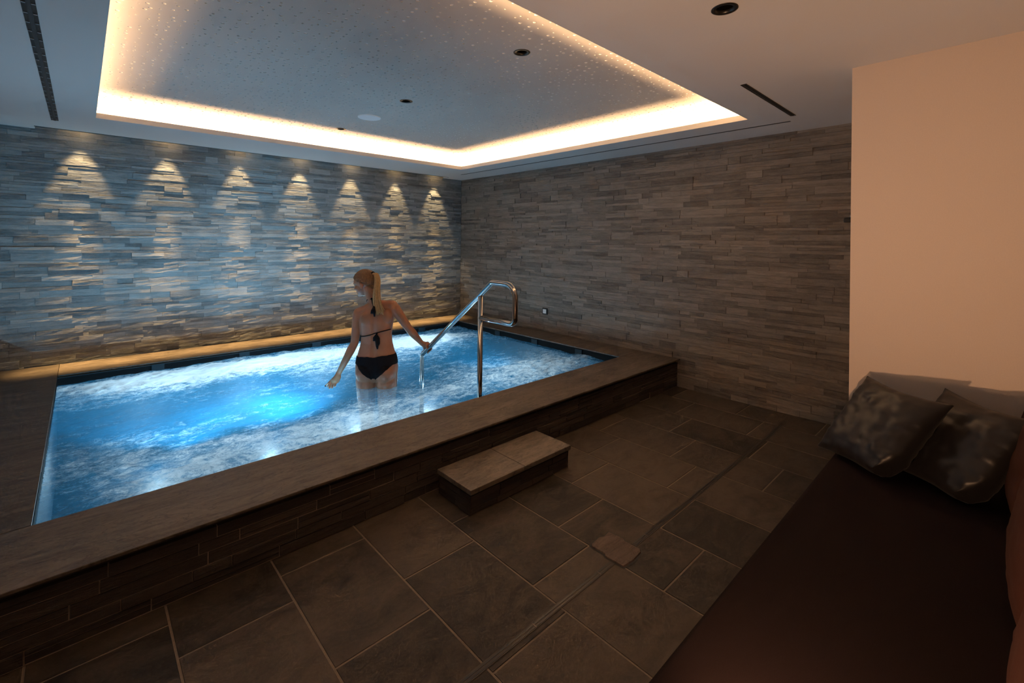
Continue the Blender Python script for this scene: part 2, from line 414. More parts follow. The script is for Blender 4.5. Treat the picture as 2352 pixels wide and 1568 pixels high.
# perforated acoustic panel of the recess, real holes
rnd = random.Random(21)
ax0, ax1, ay0, ay1 = RX0-SET, RX1+SET, RY0-SET, RY1+SET
cs = .052; nx = int((ax1-ax0)/cs); ny = int((ay1-ay0)/cs); cw = (ax1-ax0)/nx; ch = (ay1-ay0)/ny
V = []; F = []; zp = H+RISE; patch = {}; lit_faces = []
def skiphole(x, y): return any((x-a)**2+(y-c)**2 < .075**2 for a, c in DL[1:]) or (x-2.0)**2+(y-4.15)**2 < .15**2
for i in range(nx):
    for j in range(ny):
        x0, y0 = ax0+i*cw, ay0+j*ch; cx, cy = x0+cw/2, y0+ch/2
        n = len(V); V += [(x0,y0,zp),(x0+cw,y0,zp),(x0+cw,y0+ch,zp),(x0,y0+ch,zp)]
        hit = [q for q, (a, c) in enumerate(DL[1:]) if abs(cx-a) < cw*1.5 and abs(cy-c) < ch*1.5]
        inst = bool(hit)
        for q in hit:
            e = patch.setdefault(q, [9, -9, 9, -9]); e[0] = min(e[0], x0); e[1] = max(e[1], x0+cw); e[2] = min(e[2], y0); e[3] = max(e[3], y0+ch)
        if inst or skiphole(cx, cy) or rnd.random() < .20:
            if not inst: F.append((n, n+3, n+2, n+1))
            continue
        r = rnd.choice((.004, .006, .007, .010)); hx, hy = cx+rnd.uniform(-1, 1)*(cw/2-r-.004), cy+rnd.uniform(-1, 1)*(ch/2-r-.004)
        m = len(V)
        for zz in (zp, zp+.004):
            for k in range(8):
                a = PI/4*k+PI/8+PI; V.append((hx+r*math.cos(a), hy+r*math.sin(a), zz))
        c = [n, n+1, n+2, n+3]
        for k in range(4):   # corner k touches hole verts 2k, 2k+1 ; side between corners
            F.append((c[k], m+2*k+1, m+2*k))
            F.append((c[k], c[(k+1)%4], m+(2*k+2)%8, m+2*k+1))
        for k in range(8): F.append((m+k, m+(k+1)%8, m+8+(k+1)%8, m+8+k))
        F.append(tuple(m+8+k for k in range(7, -1, -1))); lit_faces += range(len(F)-9, len(F))
for q, e in patch.items():
    a, c = DL[1:][q]; PV, PF = holed(e[0], e[1], e[2], e[3], zp, [(a-.034, a+.034, c-.034, c+.034)])
    n = len(V); V += PV; F += [tuple(i+n for i in f) for f in PF]
n = len(V); V += [(ax0,ay0,zp+.055),(ax1,ay0,zp+.055),(ax1,ay1,zp+.055),(ax0,ay1,zp+.055)]
mi = [0]*len(F); F.append((n, n+3, n+2, n+1)); mi.append(1)
for q in lit_faces: mi[q] = 2  # pale hole sides and bottoms paint in the light caught there
o = obj('trim_1', V, F, M_PANEL); o.data.materials.append(m_plain('acoustic_felt', (.16,.14,.13), .95)); o.data.materials.append(m_plain('hole_light_paint', (.92,.90,.88), .9, 0, 300, .05, .02)); o.data.polygons.foreach_set('material_index', mi)
tag(o, kind='structure')

# ------------------------------------------------------------------ downlights, speaker, vents
def copy_tree(o, parent=None):
    c = o.copy(); COL.objects.link(c); c.parent = parent
    for ch in list(o.children): copy_tree(ch, c)
    return c
def make_downlight():
    r = empty('recessed_downlight')
    b = MB(); seg = 40; R = [(.053, 0), (.053, -.002), (.047, -.003), (.0345, -.0012), (.0335, .012)]
    vs = [(q*math.cos(2*PI*k/seg), q*math.sin(2*PI*k/seg), z) for q, z in R for k in range(seg)]
    b.add(vs, [(i*seg+k, i*seg+(k+1)%seg, (i+1)*seg+(k+1)%seg, (i+1)*seg+k) for i in range(len(R)-1) for k in range(seg)])
    b.build('trim_ring', M_BLACK, r, True)
    b = MB(); R = [(.0335, .010), (.033, .03), (.022, .05), (.001, .052)]
    vs = [(q*math.cos(2*PI*k/seg), q*math.sin(2*PI*k/seg), z) for q, z in R for k in range(seg)]
    b.add(vs, [(i*seg+k, i*seg+(k+1)%seg, (i+1)*seg+(k+1)%seg, (i+1)*seg+k) for i in range(len(R)-1) for k in range(seg)])
    b.build('reflector', m_plain('dark_reflector', (.03,.027,.025), .25, .8), r, True)
    return r
d0 = make_downlight()
DLL = ['black recessed downlight, nearest one, set in the plain ceiling right of the glowing recess',
       'black recessed downlight in the perforated panel, closest to the camera within the recess',
       'black recessed downlight in the perforated panel, in front of the round speaker',
       'black recessed downlight in the perforated panel, farthest, by the glowing edge']
for i, (x, y) in enumerate(DL):
    d = d0 if i == 0 else copy_tree(d0)
    d.location = (x, y, H if i == 0 else H+RISE); tag(d, DLL[i], 'ceiling light', 'recessed ceiling downlights')
sp = empty('ceiling_speaker', (2.0, 4.15, H+RISE))
b = MB(); b.cyl((0,0), .105, -.007, 0, 48, .108); b.build('bezel', m_plain('speaker_bezel', (.95,.94,.93), .6, 0, 200, .05, .02), sp)
b = MB(); b.cyl((0,0), .098, -.0085, -.006, 48, .098); b.build('grille', m_plain('speaker_grille', (.93,.90,.90), .8, 0, 900, .3, .05), sp)
tag(sp, 'round white flush speaker in the perforated ceiling panel', 'speaker')

def slot_diffuser(x0, x1, y0, y1, along, label, pitch, dir_clips=True):
    r = empty('slot_diffuser', ((x0+x1)/2, (y0+y1)/2, H)); 
    def bb(a, c, nm, mat): b = MB(); b.box(a, c); local(b, r).build(nm, mat, r)
    bb((x0, y0, H-.003), (x1, y1, H+.0), 'frame', M_BLACK)
    if along == 'y':
        w = x1-x0; bb((x0+w*.33, y0+.004, H-.006), (x1-w*.33, y1-.004, H-.003), 'centre_bar', M_DARK)
        y = y0+.05
        while y < y1-.03:
            for xa in (x0+.001, x1-w*.33+.001): bb((xa, y, H-.0055), (xa+w*.3, y+.010, H-.003), 'clip', M_CLIP)
            y += pitch
    else:
        w = y1-y0; bb((x0+.004, y0+w*.40, H-.005), (x1-.004, y1-w*.40, H-.003), 'centre_bar', M_DARK)
        x = x0+.1
        while x < x1-.03:
            for ya in (y0+.001, y1-w*.36): bb((x, ya, H-.0045), (x+.008, ya+w*.33, H-.003), 'clip', M_DARK)
            x += pitch
    tag(r, label, 'air vent'); return r
slot_diffuser(-.196, -.150, 1.9, 5.54, 'y', 'long black slot air vent with small clips at the left of the ceiling', .125)
slot_diffuser(2.995, 3.99, 1.095, 1.130, 'x', 'short black slot air vent in the ceiling near the plaster wall', .16)

# ------------------------------------------------------------------ pool
pool = empty('whirlpool', (2.0, 4.2, 0))
def pbuild(b, nm, mat, smooth=False): return local(b, pool).build(nm, mat, pool, smooth)
TH = .014
b = MB(); b.box((XL+.003, CF, HC-TH), (XW-.004, PY0, HC), .003); pbuild(b, 'front_coping', M_COPE)
b = MB(); b.box((PX1, PY0+.002, HC-TH), (XW-.004, YW-.026, HC), .003); pbuild(b, 'right_coping', M_COPE)
b = MB(); b.box((PX0, PY1, HC-TH), (PX1-.002, YW-.026, HC), .003); pbuild(b, 'rear_coping', M_COPE)
b = MB(); b.box((XL+.003, PY0+.002, HC-TH), (PX0-.002, YW-.026, HC), .003)
pbuild(b, 'left_coping', m_slate('coping_slate_shaded', (.030,.024,.018), (.115,.092,.072), -1.5, .45, 2.6))  # darker coping slate: dimmer light at the left is put into its colour
# shadow joint under the front coping, then split stone cladding
b = MB(); b.box((XL+.003, CF+.05, 0), (XW-.004, PY0-.03, HC-TH)); pbuild(b, 'plinth', M_JOINT)
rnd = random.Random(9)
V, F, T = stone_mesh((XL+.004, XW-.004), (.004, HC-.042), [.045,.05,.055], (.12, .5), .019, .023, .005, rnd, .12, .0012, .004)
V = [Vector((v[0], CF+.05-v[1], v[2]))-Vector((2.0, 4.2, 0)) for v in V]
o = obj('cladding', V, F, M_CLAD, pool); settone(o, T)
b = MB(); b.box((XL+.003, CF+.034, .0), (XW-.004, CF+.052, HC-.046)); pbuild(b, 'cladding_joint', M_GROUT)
# basin
b = MB(); zf = -.52
b.add([(PX0,PY0,zf),(PX1,PY0,zf),(PX1,PY1,zf),(PX0,PY1,zf)], [(0,1,2,3)])
for (a, c) in (((PX0,PY0),(PX1,PY0)), ((PX1,PY0),(PX1,PY1)), ((PX1,PY1),(PX0,PY1)), ((PX0,PY1),(PX0,PY0))):
    b.add([(a[0],a[1],zf),(c[0],c[1],zf),(c[0],c[1],WZ-.03),(a[0],a[1],WZ-.03)], [(0,1,2,3)])
pbuild(b, 'basin', M_BASIN)
b = MB()
for (a, c) in (((PX0,PY0),(PX1,PY0)), ((PX1,PY0),(PX1,PY1)), ((PX1,PY1),(PX0,PY1)), ((PX0,PY1),(PX0,PY0))):
    b.add([(a[0],a[1],WZ-.03),(c[0],c[1],WZ-.03),(c[0],c[1],HC-TH),(a[0],a[1],HC-TH)], [(0,1,2,3)])
pbuild(b, 'waterline_band', m_plain('black_waterline', (.004,.005,.006), .7, 0, 60, .1, .1, .1))
for x in (.55, 1.29, 2.05, 2.8, 3.5):
    b = MB(); b.box((x-.05, PY1-.014, WZ-.02), (x+.05, PY1+.0, HC-TH-.004), .003); pbuild(b, 'overflow_bracket', M_NAVY)
for y in (3.3, 4.0, 4.7):
    b = MB(); b.box((PX1-.014, y-.05, WZ-.02), (PX1, y+.05, HC-TH-.004), .003); pbuild(b, 'overflow_bracket', M_NAVY)
b = MB(); b.box((PX0, PY1-.022, HC-TH-.010), (PX1, PY1-.001, HC-TH-.002)); pbuild(b, 'gutter_strip', M_NAVY)
tag(pool, 'raised whirlpool basin with slate coping and stacked stone front', 'pool')

# water: churned surface with foam over the jets
GX, GY = 330, 220
blobs = [  # x, y, rx, ry, foam, height
 (.27,5.22,.42,.24,1.0,.03),(.75,5.20,.42,.26,1.15,.035),(1.25,5.17,.40,.28,1.15,.04),(1.75,5.14,.36,.30,1.0,.03),(2.9,5.05,.42,.35,1.1,.04),(3.45,5.05,.45,.30,1.05,.035),
 (2.3,5.1,.35,.25,.75,.02),(.15,3.55,.35,.5,.34,.0),(.4,3.0,.5,.35,.40,.02),(.85,2.98,.45,.32,.44,.025),(1.25,3.10,.4,.35,.46,.02),(1.68,3.0,.38,.3,.44,.02),
 (2.95,3.30,.55,.42,.50,.02),(3.5,3.15,.45,.35,.54,.02),(3.85,3.5,.25,.5,.4,.0),(2.15,3.22,.35,.3,.40,.012),(.6,4.75,.5,.25,.35,0),(1.9,4.6,.4,.25,.42,0),(2.9,4.3,.5,.3,.2,0)]
darks = [(.2,4.35,.45,.35,.45),(.5,4.05,.5,.22,.35),(.95,4.65,.3,.15,.4),(3.6,4.1,.6,.4,.4),(1.3,3.6,.6,.12,.35),(1.2,3.95,.8,.22,.2),(-.1,2.95,.15,.4,.5)]
V = []; FO = []
for j in range(GY+1):
    for i in range(GX+1):
        x = PX0+(PX1-PX0)*i/GX; y = PY0+(PY1-PY0)*j/GY
        f = .24; hh = 0
        for bx, by, rx, ry, fo, he in blobs:
            d = ((x-bx)/rx)**2+((y-by)/ry)**2
            if d < 6: e = math.exp(-d); f += fo*e; hh += he*e
        for bx, by, rx, ry, fo in darks:
            d = ((x-bx)/rx)**2+((y-by)/ry)**2
            if d < 6: f -= fo*math.exp(-d)
        p = Vector((x*1.0, y*1.5, 3.1))
        n1 = noise.noise(p*2.2); n2 = noise.noise(p*6.0); n3 = noise.noise(p*15.0); n4 = noise.noise(p*34.0)
        f = max(0, f+.16*n1+.10*n2)
        amp = .35+min(1.2, f)
        z = WZ+hh*.8+.014*n1+(.012*n2+.009*n3+.0045*n4)*amp
        V.append((x, y, min(z, HC-.035)-.004)); FO.append(f)
F = [(j*(GX+1)+i, j*(GX+1)+i+1, (j+1)*(GX+1)+i+1, (j+1)*(GX+1)+i) for j in range(GY) for i in range(GX)]
o = obj('pool_water', V, F, M_WATER, None, True)
a = o.data.attributes.new('foam', 'FLOAT', 'POINT'); a.data.foreach_set('value', FO)
tag(o, 'glowing blue bubbling water with white foam filling the whirlpool', 'water', kind='stuff')

# ------------------------------------------------------------------ stone step in front of the pool
st = empty('stone_step', (1.93, 2.12, 0)); sx0, sx1, sy0, sy1, sh = 1.545, 2.385, 1.955, 2.275, .15
def sbuild(b, nm, mat): return local(b, st).build(nm, mat, st)
b = MB(); b.box((sx0, sy0, sh-.028), (1.955, sy1, sh), .003); sbuild(b, 'tread_slab', M_STEP)
b = MB(); b.box((1.958, sy0, sh-.028), (sx1, sy1, sh), .003); sbuild(b, 'tread_slab', M_STEP)
b = MB(); b.box((sx0+.03, sy0+.03, 0), (sx1-.03, sy1, sh-.028)); sbuild(b, 'core', M_JOINT)
rnd = random.Random(4)
V, F, T = stone_mesh((sx0+.012, sx1-.012), (.004, sh-.036), [.034,.038], (.10, .34), .014, .019, .003, rnd, .1, .001)
VV = [Vector((v[0], sy0+.03-v[1], v[2]))-st.location for v in V]; FF = list(F); TT = list(T)
for side in (0, 1):
    V, F, T = stone_mesh((sy0+.014, sy1), (.004, sh-.036), [.034,.038], (.10, .30), .014, .019, .003, rnd, .1, .001)
    n = len(VV)
    if side == 0: VV += [Vector((sx0+.03-v[1], v[0], v[2]))-st.location for v in V]
    else: VV += [Vector((sx1-.03+v[1], v[0], v[2]))-st.location for v in V]
    FF += [tuple(i+n for i in f) for f in F]; TT += T
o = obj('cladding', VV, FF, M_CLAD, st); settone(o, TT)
b = MB(); b.box((sx0+.022, sy0+.022, 0), (sx1-.022, sy1, sh-.04)); sbuild(b, 'cladding_joint', M_GROUT)
tag(st, 'low stone step block with slate treads against the pool front', 'step')

# ------------------------------------------------------------------ steel handrail
def fillet(P, rads, seg=8):
    P = [Vector(p) for p in P]; out = [P[0]]
    for i in range(1, len(P)-1):
        r = rads[i-1]; a = (P[i-1]-P[i]).normalized(); c = (P[i+1]-P[i]).normalized()
        if r <= 0: out.append(P[i]); continue
        ang = a.angle(c); t = r/math.tan(ang/2); s0 = P[i]+a*t; s1 = P[i]+c*t
        ctr = P[i]+(a+c).normalized()*(r/math.sin(ang/2))
        u0 = (s0-ctr); u1 = (s1-ctr); tot = u0.angle(u1)
        for k in range(seg+1):
            q = k/seg; v = (u0*math.sin((1-q)*tot)+u1*math.sin(q*tot))/math.sin(tot); out.append(ctr+v)
    out.append(P[-1]); return out
RXX = 2.29
hrl = empty('pool_handrail', (RXX, 2.80, 0))
def rp(*pts): return [(0, y-2.80, z) for y, z in pts]
path = fillet(rp((3.638, -.50), (3.638, .452), (2.665, 1.183), (2.405, 1.183), (2.405, .897), (2.80, .897)), [.05, .04, .10, .05], 10)
b = MB(); b.tube(path, .0205, 20); b.build('rail', M_STEEL, hrl, True)
b = MB(); b.tube([(0, 0, -.50), (0, 0, 1.065)], .0205, 20); b.build('post', M_STEEL, hrl, True)
tag(hrl, 'polished steel tube handrail with looped top standing in the pool', 'handrail')

# ------------------------------------------------------------------ wall switch and wall hook
sw = empty('wall_switch', (XW-.004, 4.20, .565))
b = MB(); b.box((-.012, -.044, -.044), (.0, .044, .044), .004); b.build('frame', M_BLACK, sw)
b = MB(); b.box((-.017, -.028, -.028), (-.011, .028, .028), .003); b.build('rocker', M_WHITE, sw)
b = MB()
for k in range(16):
    a0, a1 = 2*PI*k/16, 2*PI*(k+1)/16
    b.add([(-.0174, r*math.cos(a), r*math.sin(a)) for r in (.006, .0085) for a in (a0, a1)], [(0, 1, 3, 2)])
b.build('symbol', M_CLIP, sw)
tag(sw, 'small square wall switch, black frame and white rocker, on the stone wall above the coping', 'switch')
hk = empty('wall_hook', (XW-.006, .80, 1.70))
b = MB(); b.box((-.03, -.09, -.018), (0, .09, .014), .004); b.build('backplate', M_BLACK, hk)
b = MB(); b.tube([(-.024, .045, .012), (-.024, .045, .055)], .0055, 12); b.build('chrome_peg', M_STEEL, hk, True)
tag(hk, 'small black wall hook with a chrome peg on the stone wall beside the plaster corner', 'hook')

# ------------------------------------------------------------------ daybed
SX0, SX1, SY0, SY1, SZ = .62, XP-.01, -.30, .60, .42
db = empty('daybed', ((SX0+SX1)/2, .15, 0))
def dbuild(b, nm, mat, sm=False): return local(b, db).build(nm, mat, db, sm)
b = MB(); b.box((SX0+.03, SY0+.02, .0), (SX1, SY1-.05, .24), .004); dbuild(b, 'base', M_BASE)
b = MB()
bm = bmesh.new(); nx_, ny_ = 60, 24
b.box((SX0, SY0, .24), (SX1, SY1, SZ), .028); dbuild(b, 'mattress', M_FABD, True)
b = MB(); b.box((SX0, SY0-.16, .0), (SX1, SY0-.04, .80), .03); dbuild(b, 'backrest', M_RED)
tag(db, 'long low daybed with dark aubergine mattress against the plaster wall', 'daybed')

def cushion(w, h, t, nu=34, seed=0, pinch=.045, wr=.006, fold=0):
    """square cushion standing in x (width) / z (height), thickness along y"""
    V = []; F = []
    def P(i, j, side):
        u = -1+2*i/nu; v = -1+2*j/nu
        ex = w/2*u*(1-pinch*2*(1-abs(v)**1.5)*abs(u)**3); ez = h/2*v*(1-pinch*2*(1-abs(u)**1.5)*abs(v)**3)
        th = t/2*((1-u**4)*(1-v**4))**.5*(1-.16*(u*u+v*v))
        q = Vector((u*2.1+seed*7, v*2.1, side))
        corner = max(abs(u), abs(v))
        ww = max(0, u*.5-v*.5-.55)/.45 if fold else 0
        ex -= fold*ww*ww; ez += fold*.28*ww*ww; th += .030*ww*ww if max(abs(u), abs(v)) < .99 else 0
        fo = noise.noise(Vector((u*3+seed, v*11, 1.3*side)))*wr*1.4*corner+noise.noise(q*2.2)*wr
        fo *= 1-corner**6
        th2 = max(.004, th+fo*(1 if th > .01 else .2))
        return (ex, side*th2, ez)
    for side in (-1, 1):
        n = len(V)
        for j in range(nu+1):
            for i in range(nu+1): V.append(P(i, j, side))
        for j in range(nu):
            for i in range(nu):
                a = n+j*(nu+1)+i; q = (a, a+1, a+nu+2, a+nu+1); F.append(q if side < 0 else q[::-1])
    m = (nu+1)**2
    edge = [i for i in range(nu+1)]+[j*(nu+1)+nu for j in range(1, nu+1)]+[nu*(nu+1)+i for i in range(nu-1, -1, -1)]+[j*(nu+1) for j in range(nu-1, 0, -1)]
    for k in range(len(edge)):
        a, c = edge[k], edge[(k+1)%len(edge)]; F.append((a, a+m, c+m, c))
    return V, F
def place(o, origin, xa, za):
    xa = Vector(xa).normalized(); za = Vector(za); za = (za-xa*za.dot(xa)).normalized(); ya = za.cross(xa)
    o.matrix_world = Matrix(((xa.x, ya.x, za.x, origin[0]), (xa.y, ya.y, za.y, origin[1]), (xa.z, ya.z, za.z, origin[2]), (0, 0, 0, 1)))
# two black satin pillows leaning on the plaster wall
for i, (c, xa, za, lab) in enumerate([
    ((2.825, .405, .618), (-.62, -.78, .0), (.27, -.10, .355), 'black satin pillow leaning in the corner end of the daybed, left of the two'),
    ((2.835, .122, .615), (-.70, -.70, .0), (.26, -.08, .36), 'black satin pillow leaning on the plaster wall, right one next to the rust cushions')]):
    V, F = cushion(.44, .46, .15, seed=i+1, wr=.010, pinch=.055, fold=.11)
    o = obj('satin_pillow', V, F, M_SATIN, None, True); place(o, c, xa, za)
    tag(o, lab, 'pillow', 'black satin pillows')
# rust coloured back cushions
for i, (xc, lab) in enumerate([(2.798, 'rust brown back cushion at the wall end of the daybed, behind the pillows'),
                               (2.10, 'rust brown back cushion in the middle of the daybed'),
                               (1.40, 'rust brown back cushion nearest the camera on the daybed')]):
    V, F = cushion(.695, .48, .17, seed=i+5, wr=.004, pinch=.015)
    o = obj('back_cushion', V, F, M_RED, None, True); place(o, (xc, -.115, .665), (-1, .0, 0), (0, -.22, 1))
    tag(o, lab, 'cushion', 'rust brown back cushions')

# ------------------------------------------------------------------ the woman (local axes: x right, y away from camera, z up)
per = empty('person', (1.904, 3.755, 0), math.atan2(-.683, .730))
def ring(b, rings, seg=40):
    vs = []; fs = []
    for (z, u, w, a, bd, tilt, groove) in rings:
        for k in range(seg):
            ph = 2*PI*k/seg; c, s_ = math.cos(ph), math.sin(ph); e = 2/2.35
            x = a*math.copysign(abs(c)**e, c); y = bd*math.copysign(abs(s_)**e, s_)
            if s_ < 0: y += groove*math.exp(-(x/.018)**2) 
            vs.append((u+x*math.cos(tilt), w+y, z+x*math.sin(tilt)))
    n = len(rings)
    for i in range(n-1):
        for k in range(seg): fs.append((i*seg+k, i*seg+(k+1)%seg, (i+1)*seg+(k+1)%seg, (i+1)*seg+k))
    fs.append(tuple(reversed(range(seg)))); fs.append(tuple((n-1)*seg+k for k in range(seg)))
    b.add(vs, fs)
body = MB()
ring(body, [(.265,.0,.0,.120,.080,0,.02),(.31,.0,.0,.172,.108,0,.012),(.36,.0,.0,.182,.115,0,.01),(.42,.0,.0,.180,.110,0,.006),(.48,-.001,.0,.170,.100,0,.006),
 (.54,-.003,.0,.151,.088,.01,.010),(.60,-.004,.0,.136,.080,.03,.012),(.66,-.005,.0,.132,.080,.07,.011),(.72,-.007,.004,.139,.088,.11,.010),(.78,-.008,.006,.150,.094,.15,.009),
 (.83,-.010,.008,.158,.092,.19,.008),(.868,-.012,.008,.150,.080,.21,.006),(.90,-.015,.008,.112,.064,.2,.002),(.925,-.020,.006,.070,.052,.15,.0)])
body.capsule([(-.020,.0,.90),(-.035,.010,.955),(-.068,.022,1.03)], [.056,.050,.050])          # neck
body.capsule([(-.030,.0,.925),(-.10,.0,.885),(-.150,.0,.862)], [.046,.043,.045])                # trapezius / shoulder line
body.capsule([(-.015,.0,.93),(.07,.0,.925),(.130,.0,.928)], [.046,.044,.045])
for s_ in (-1, 1):
    body.ell((s_*.082, -.052, .345), (.086, .080, .092))
    body.ell((s_*.125, .0, .37), (.060, .085, .13))
    body.ell((s_*.088, -.030, .262), (.084, .078, .095))
    body.capsule([(s_*.088,.0,.33),(s_*.087,.005,.20),(s_*.088,.01,.02),(s_*.080,.0,-.08),(s_*.078,-.01,-.25),(s_*.074,.0,-.44)], [.094,.090,.072,.055,.056,.036])
    body.capsule([(s_*.074,-.03,-.475),(s_*.082,.13,-.49)], [.034,.024])
body.ell((-.082,-.048,.80), (.052,.034,.070)); body.ell((.085,-.044,.83), (.052,.034,.072))     # shoulder blades
body.ell((-.066,.085,.77), (.058,.05,.06)); body.ell((.066,.085,.79), (.058,.05,.06))           # bust, front
def arm(sh, el, wr, r):
    sh, el, wr = map(Vector, (sh, el, wr))
    body.capsule([sh, sh.lerp(el, .35), sh.lerp(el, .7), el], [r[0], r[1], r[2], r[3]], 18)
    body.capsule([el, el.lerp(wr, .22), el.lerp(wr, .6), wr], [r[3], r[4], r[5], r[6]], 18)
    body.ell(wr, (r[6]*1.15, r[6]*.95, r[6]*1.1))
arm((-.166,.0,.852), (-.190,-.02,.597), (-.308,-.07,.344), (.048,.044,.038,.034,.037,.030,.0215))
arm((.148,.0,.905), (.270,.04,.712), (.368,.11,.575), (.047,.044,.038,.034,.037,.030,.0215))
# left hand: open, thumb out to the left, fingers hanging into the water
body.capsule([(-.308,-.07,.344),(-.318,-.085,.315),(-.328,-.10,.285)], [.021,.026,.028])
body.capsule([(-.318,-.085,.318),(-.338,-.095,.295),(-.345,-.10,.280)], [.020,.022,.018])
body.capsule([(-.300,-.08,.315),(-.312,-.095,.285)], [.018,.020])
LT = [(-.330,-.092,.318),(-.358,-.100,.293),(-.385,-.102,.266),(-.404,-.104,.247)]
body.capsule(LT, [.013,.0105,.0092,.0075], 10)
fg = [([(-.348,-.100,.290),(-.366,-.122,.268),(-.372,-.146,.250)], .0086), ([(-.336,-.106,.284),(-.350,-.134,.258),(-.352,-.160,.240)], .0090),
      ([(-.321,-.106,.284),(-.330,-.134,.260),(-.330,-.160,.243)], .0086), ([(-.306,-.100,.288),(-.311,-.124,.268),(-.310,-.148,.252)], .0078)]
for P_, r_ in fg: body.capsule(P_, [r_*1.12, r_, r_*.85], 10)
# right hand closed over the rail
def w2l(p):  # world point to the person's local frame
    d = Vector(p)-Vector((1.904, 3.755, 0)); a = -math.atan2(-.683, .730); c, s_ = math.cos(a), math.sin(a)
    return Vector((d.x*c-d.y*s_, d.x*s_+d.y*c, d.z))
rc = w2l((RXX, 3.553, .516)); rd = (w2l((RXX, 3.0, .931))-w2l((RXX, 3.60, .480))).normalized()
side_l = Vector((-1, 0, 0)); side_l = (side_l-rd*side_l.dot(rd)).normalized(); topd = rd.cross(side_l); topd = topd if topd.z > 0 else -topd
wrR = Vector((.368,.11,.575))
palm = rc+topd*.034+side_l*.020
body.capsule([wrR, wrR.lerp(palm, .5), palm], [.021,.026,.026])
body.capsule([palm-rd*.024, palm+rd*.030], [.020,.022])
for k in range(4):
    o_ = rd*(-.026+.0195*k); rr = .0285; pts = []
    for q in range(6):
        a = math.radians(150-42*q*(1 if k not in (0, 3) else .93)); pts.append(rc+o_+(-side_l*math.cos(a)*-1*-1+topd*math.sin(a))*rr if False else rc+o_+(side_l*-math.cos(a)+topd*math.sin(a))*rr)
    body.capsule(pts, [.0098,.0095,.0092,.0088,.0082,.0075], 10)
pts = [rc+rd*.045+(side_l*math.cos(a)+topd*math.sin(a))*.030 for a in (math.radians(70), math.radians(25), math.radians(-20), math.radians(-55))]
body.capsule([palm+rd*.02]+pts, [.015,.0125,.011,.010,.009], 10)
# head, turned to her left and looking down
HCn = Vector((-.122, .028, 1.118))
hf = Vector((-.935, .25, -.25)).normalized(); hu = Vector((-.24, .06, .97)); hu = (hu-hf*hu.dot(hf)).normalized(); hs = hu.cross(hf)
HM = Matrix((hf, hs, hu)).transposed()
def hp(f, s_, u): return HCn+hf*f+hs*s_+hu*u
body.ell(hp(-.008,0,.022), (.096,.074,.088), HM, 28, 18)
body.ell(hp(.030,0,-.035), (.062,.060,.078), HM, 24, 16)
body.ell(hp(.045,0,.020), (.054,.058,.055), HM, 24, 16)           # forehead
body.ell(hp(.072,0,-.093), (.020,.022,.018), HM)                   # chin
body.ell(hp(.045,0,-.080), (.045,.044,.026), HM)                   # jaw
body.ell(hp(.086,0,-.058), (.013,.022,.007), HM); body.ell(hp(.084,0,-.069), (.012,.019,.008), HM)  # lips
body.capsule([hp(.090,0,.006), hp(.103,0,-.020), hp(.109,0,-.034)], [.007,.008,.0095], 10)          # nose
for s_ in (-1, 1):
    body.ell(hp(.101,s_*.010,-.037), (.008,.007,.006), HM)
    body.ell(hp(.060,s_*.040,-.030), (.024,.018,.022), HM)         # cheek
    body.ell(hp(.084,s_*.026,.013), (.012,.022,.006), HM)          # brow ridge
    body.ell(hp(-.006,s_*.074,-.022), (.020,.007,.030), HM)        # ear
    body.ell(hp(-.010,s_*.078,-.014), (.016,.006,.016), HM)
body.capsule([hp(-.030,0,-.045), hp(-.035,0,-.10), (-.045,.014,.965)], [.056,.050,.052])
o = body.build('body', M_SKIN, per, True)
md = o.modifiers.new('r', 'REMESH'); md.mode = 'VOXEL'; md.voxel_size = .0042; md.use_smooth_shade = True
m2 = o.modifiers.new('s', 'SMOOTH'); m2.factor = .5; m2.iterations = 9
dg = bpy.context.evaluated_depsgraph_get(); ev = o.evaluated_get(dg)
me = bpy.data.meshes.new_from_object(ev); o.modifiers.clear(); old = o.data; o.data = me; bpy.data.meshes.remove(old)
me.name = 'body'; me.polygons.foreach_set('use_smooth', [True]*len(me.polygons))
if not me.materials: me.materials.append(M_SKIN)
BV = [v.co.copy() for v in me.vertices]; BN = [v.normal.copy() for v in me.vertices]
BF = [tuple(p.vertices) for p in me.polygons]
bvh = BVHTree.FromPolygons(BV, BF)
def shell(name, pred, off, mat, lift=None, thick=True):
    """a garment or hair cap that follows the body surface"""
    fs = [f for f in BF if all(pred(BV[i]) for i in f)]
    ids = sorted({i for f in fs for i in f}); mp = {i: k for k, i in enumerate(ids)}
    vs = []
    for i in ids: vs.append(BV[i]+BN[i]*(off+(lift(BV[i]) if lift else 0)))
    fs2 = [tuple(mp[i] for i in f) for f in fs]
    from collections import Counter
    ec = Counter()
    for f in fs2:
        for k in range(len(f)): ec[frozenset((f[k], f[(k+1)%len(f)]))] += 1
    n = len(vs); extra = []
    bd = [e for e, c in ec.items() if c == 1]
    nb = {}
    for e in bd:
        a, c = tuple(e); nb.setdefault(a, []).append(c); nb.setdefault(c, []).append(a)
    for it in range(10):
        upd = {k: (vs[k]*.4+(vs[q[0]]+vs[q[1]])*.3) for k, q in nb.items() if len(q) == 2}
        for k, p in upd.items(): vs[k] = p

    vs2 = list(vs); mp2 = {}
    for e in bd:
        for k in e:
            if k not in mp2: mp2[k] = len(vs2); vs2.append(BV[ids[k]]-BN[ids[k]]*.001)
        a, c = tuple(e); extra.append((a, c, mp2[c], mp2[a]))
    return obj(name, vs2, fs2+extra, mat, per, True)
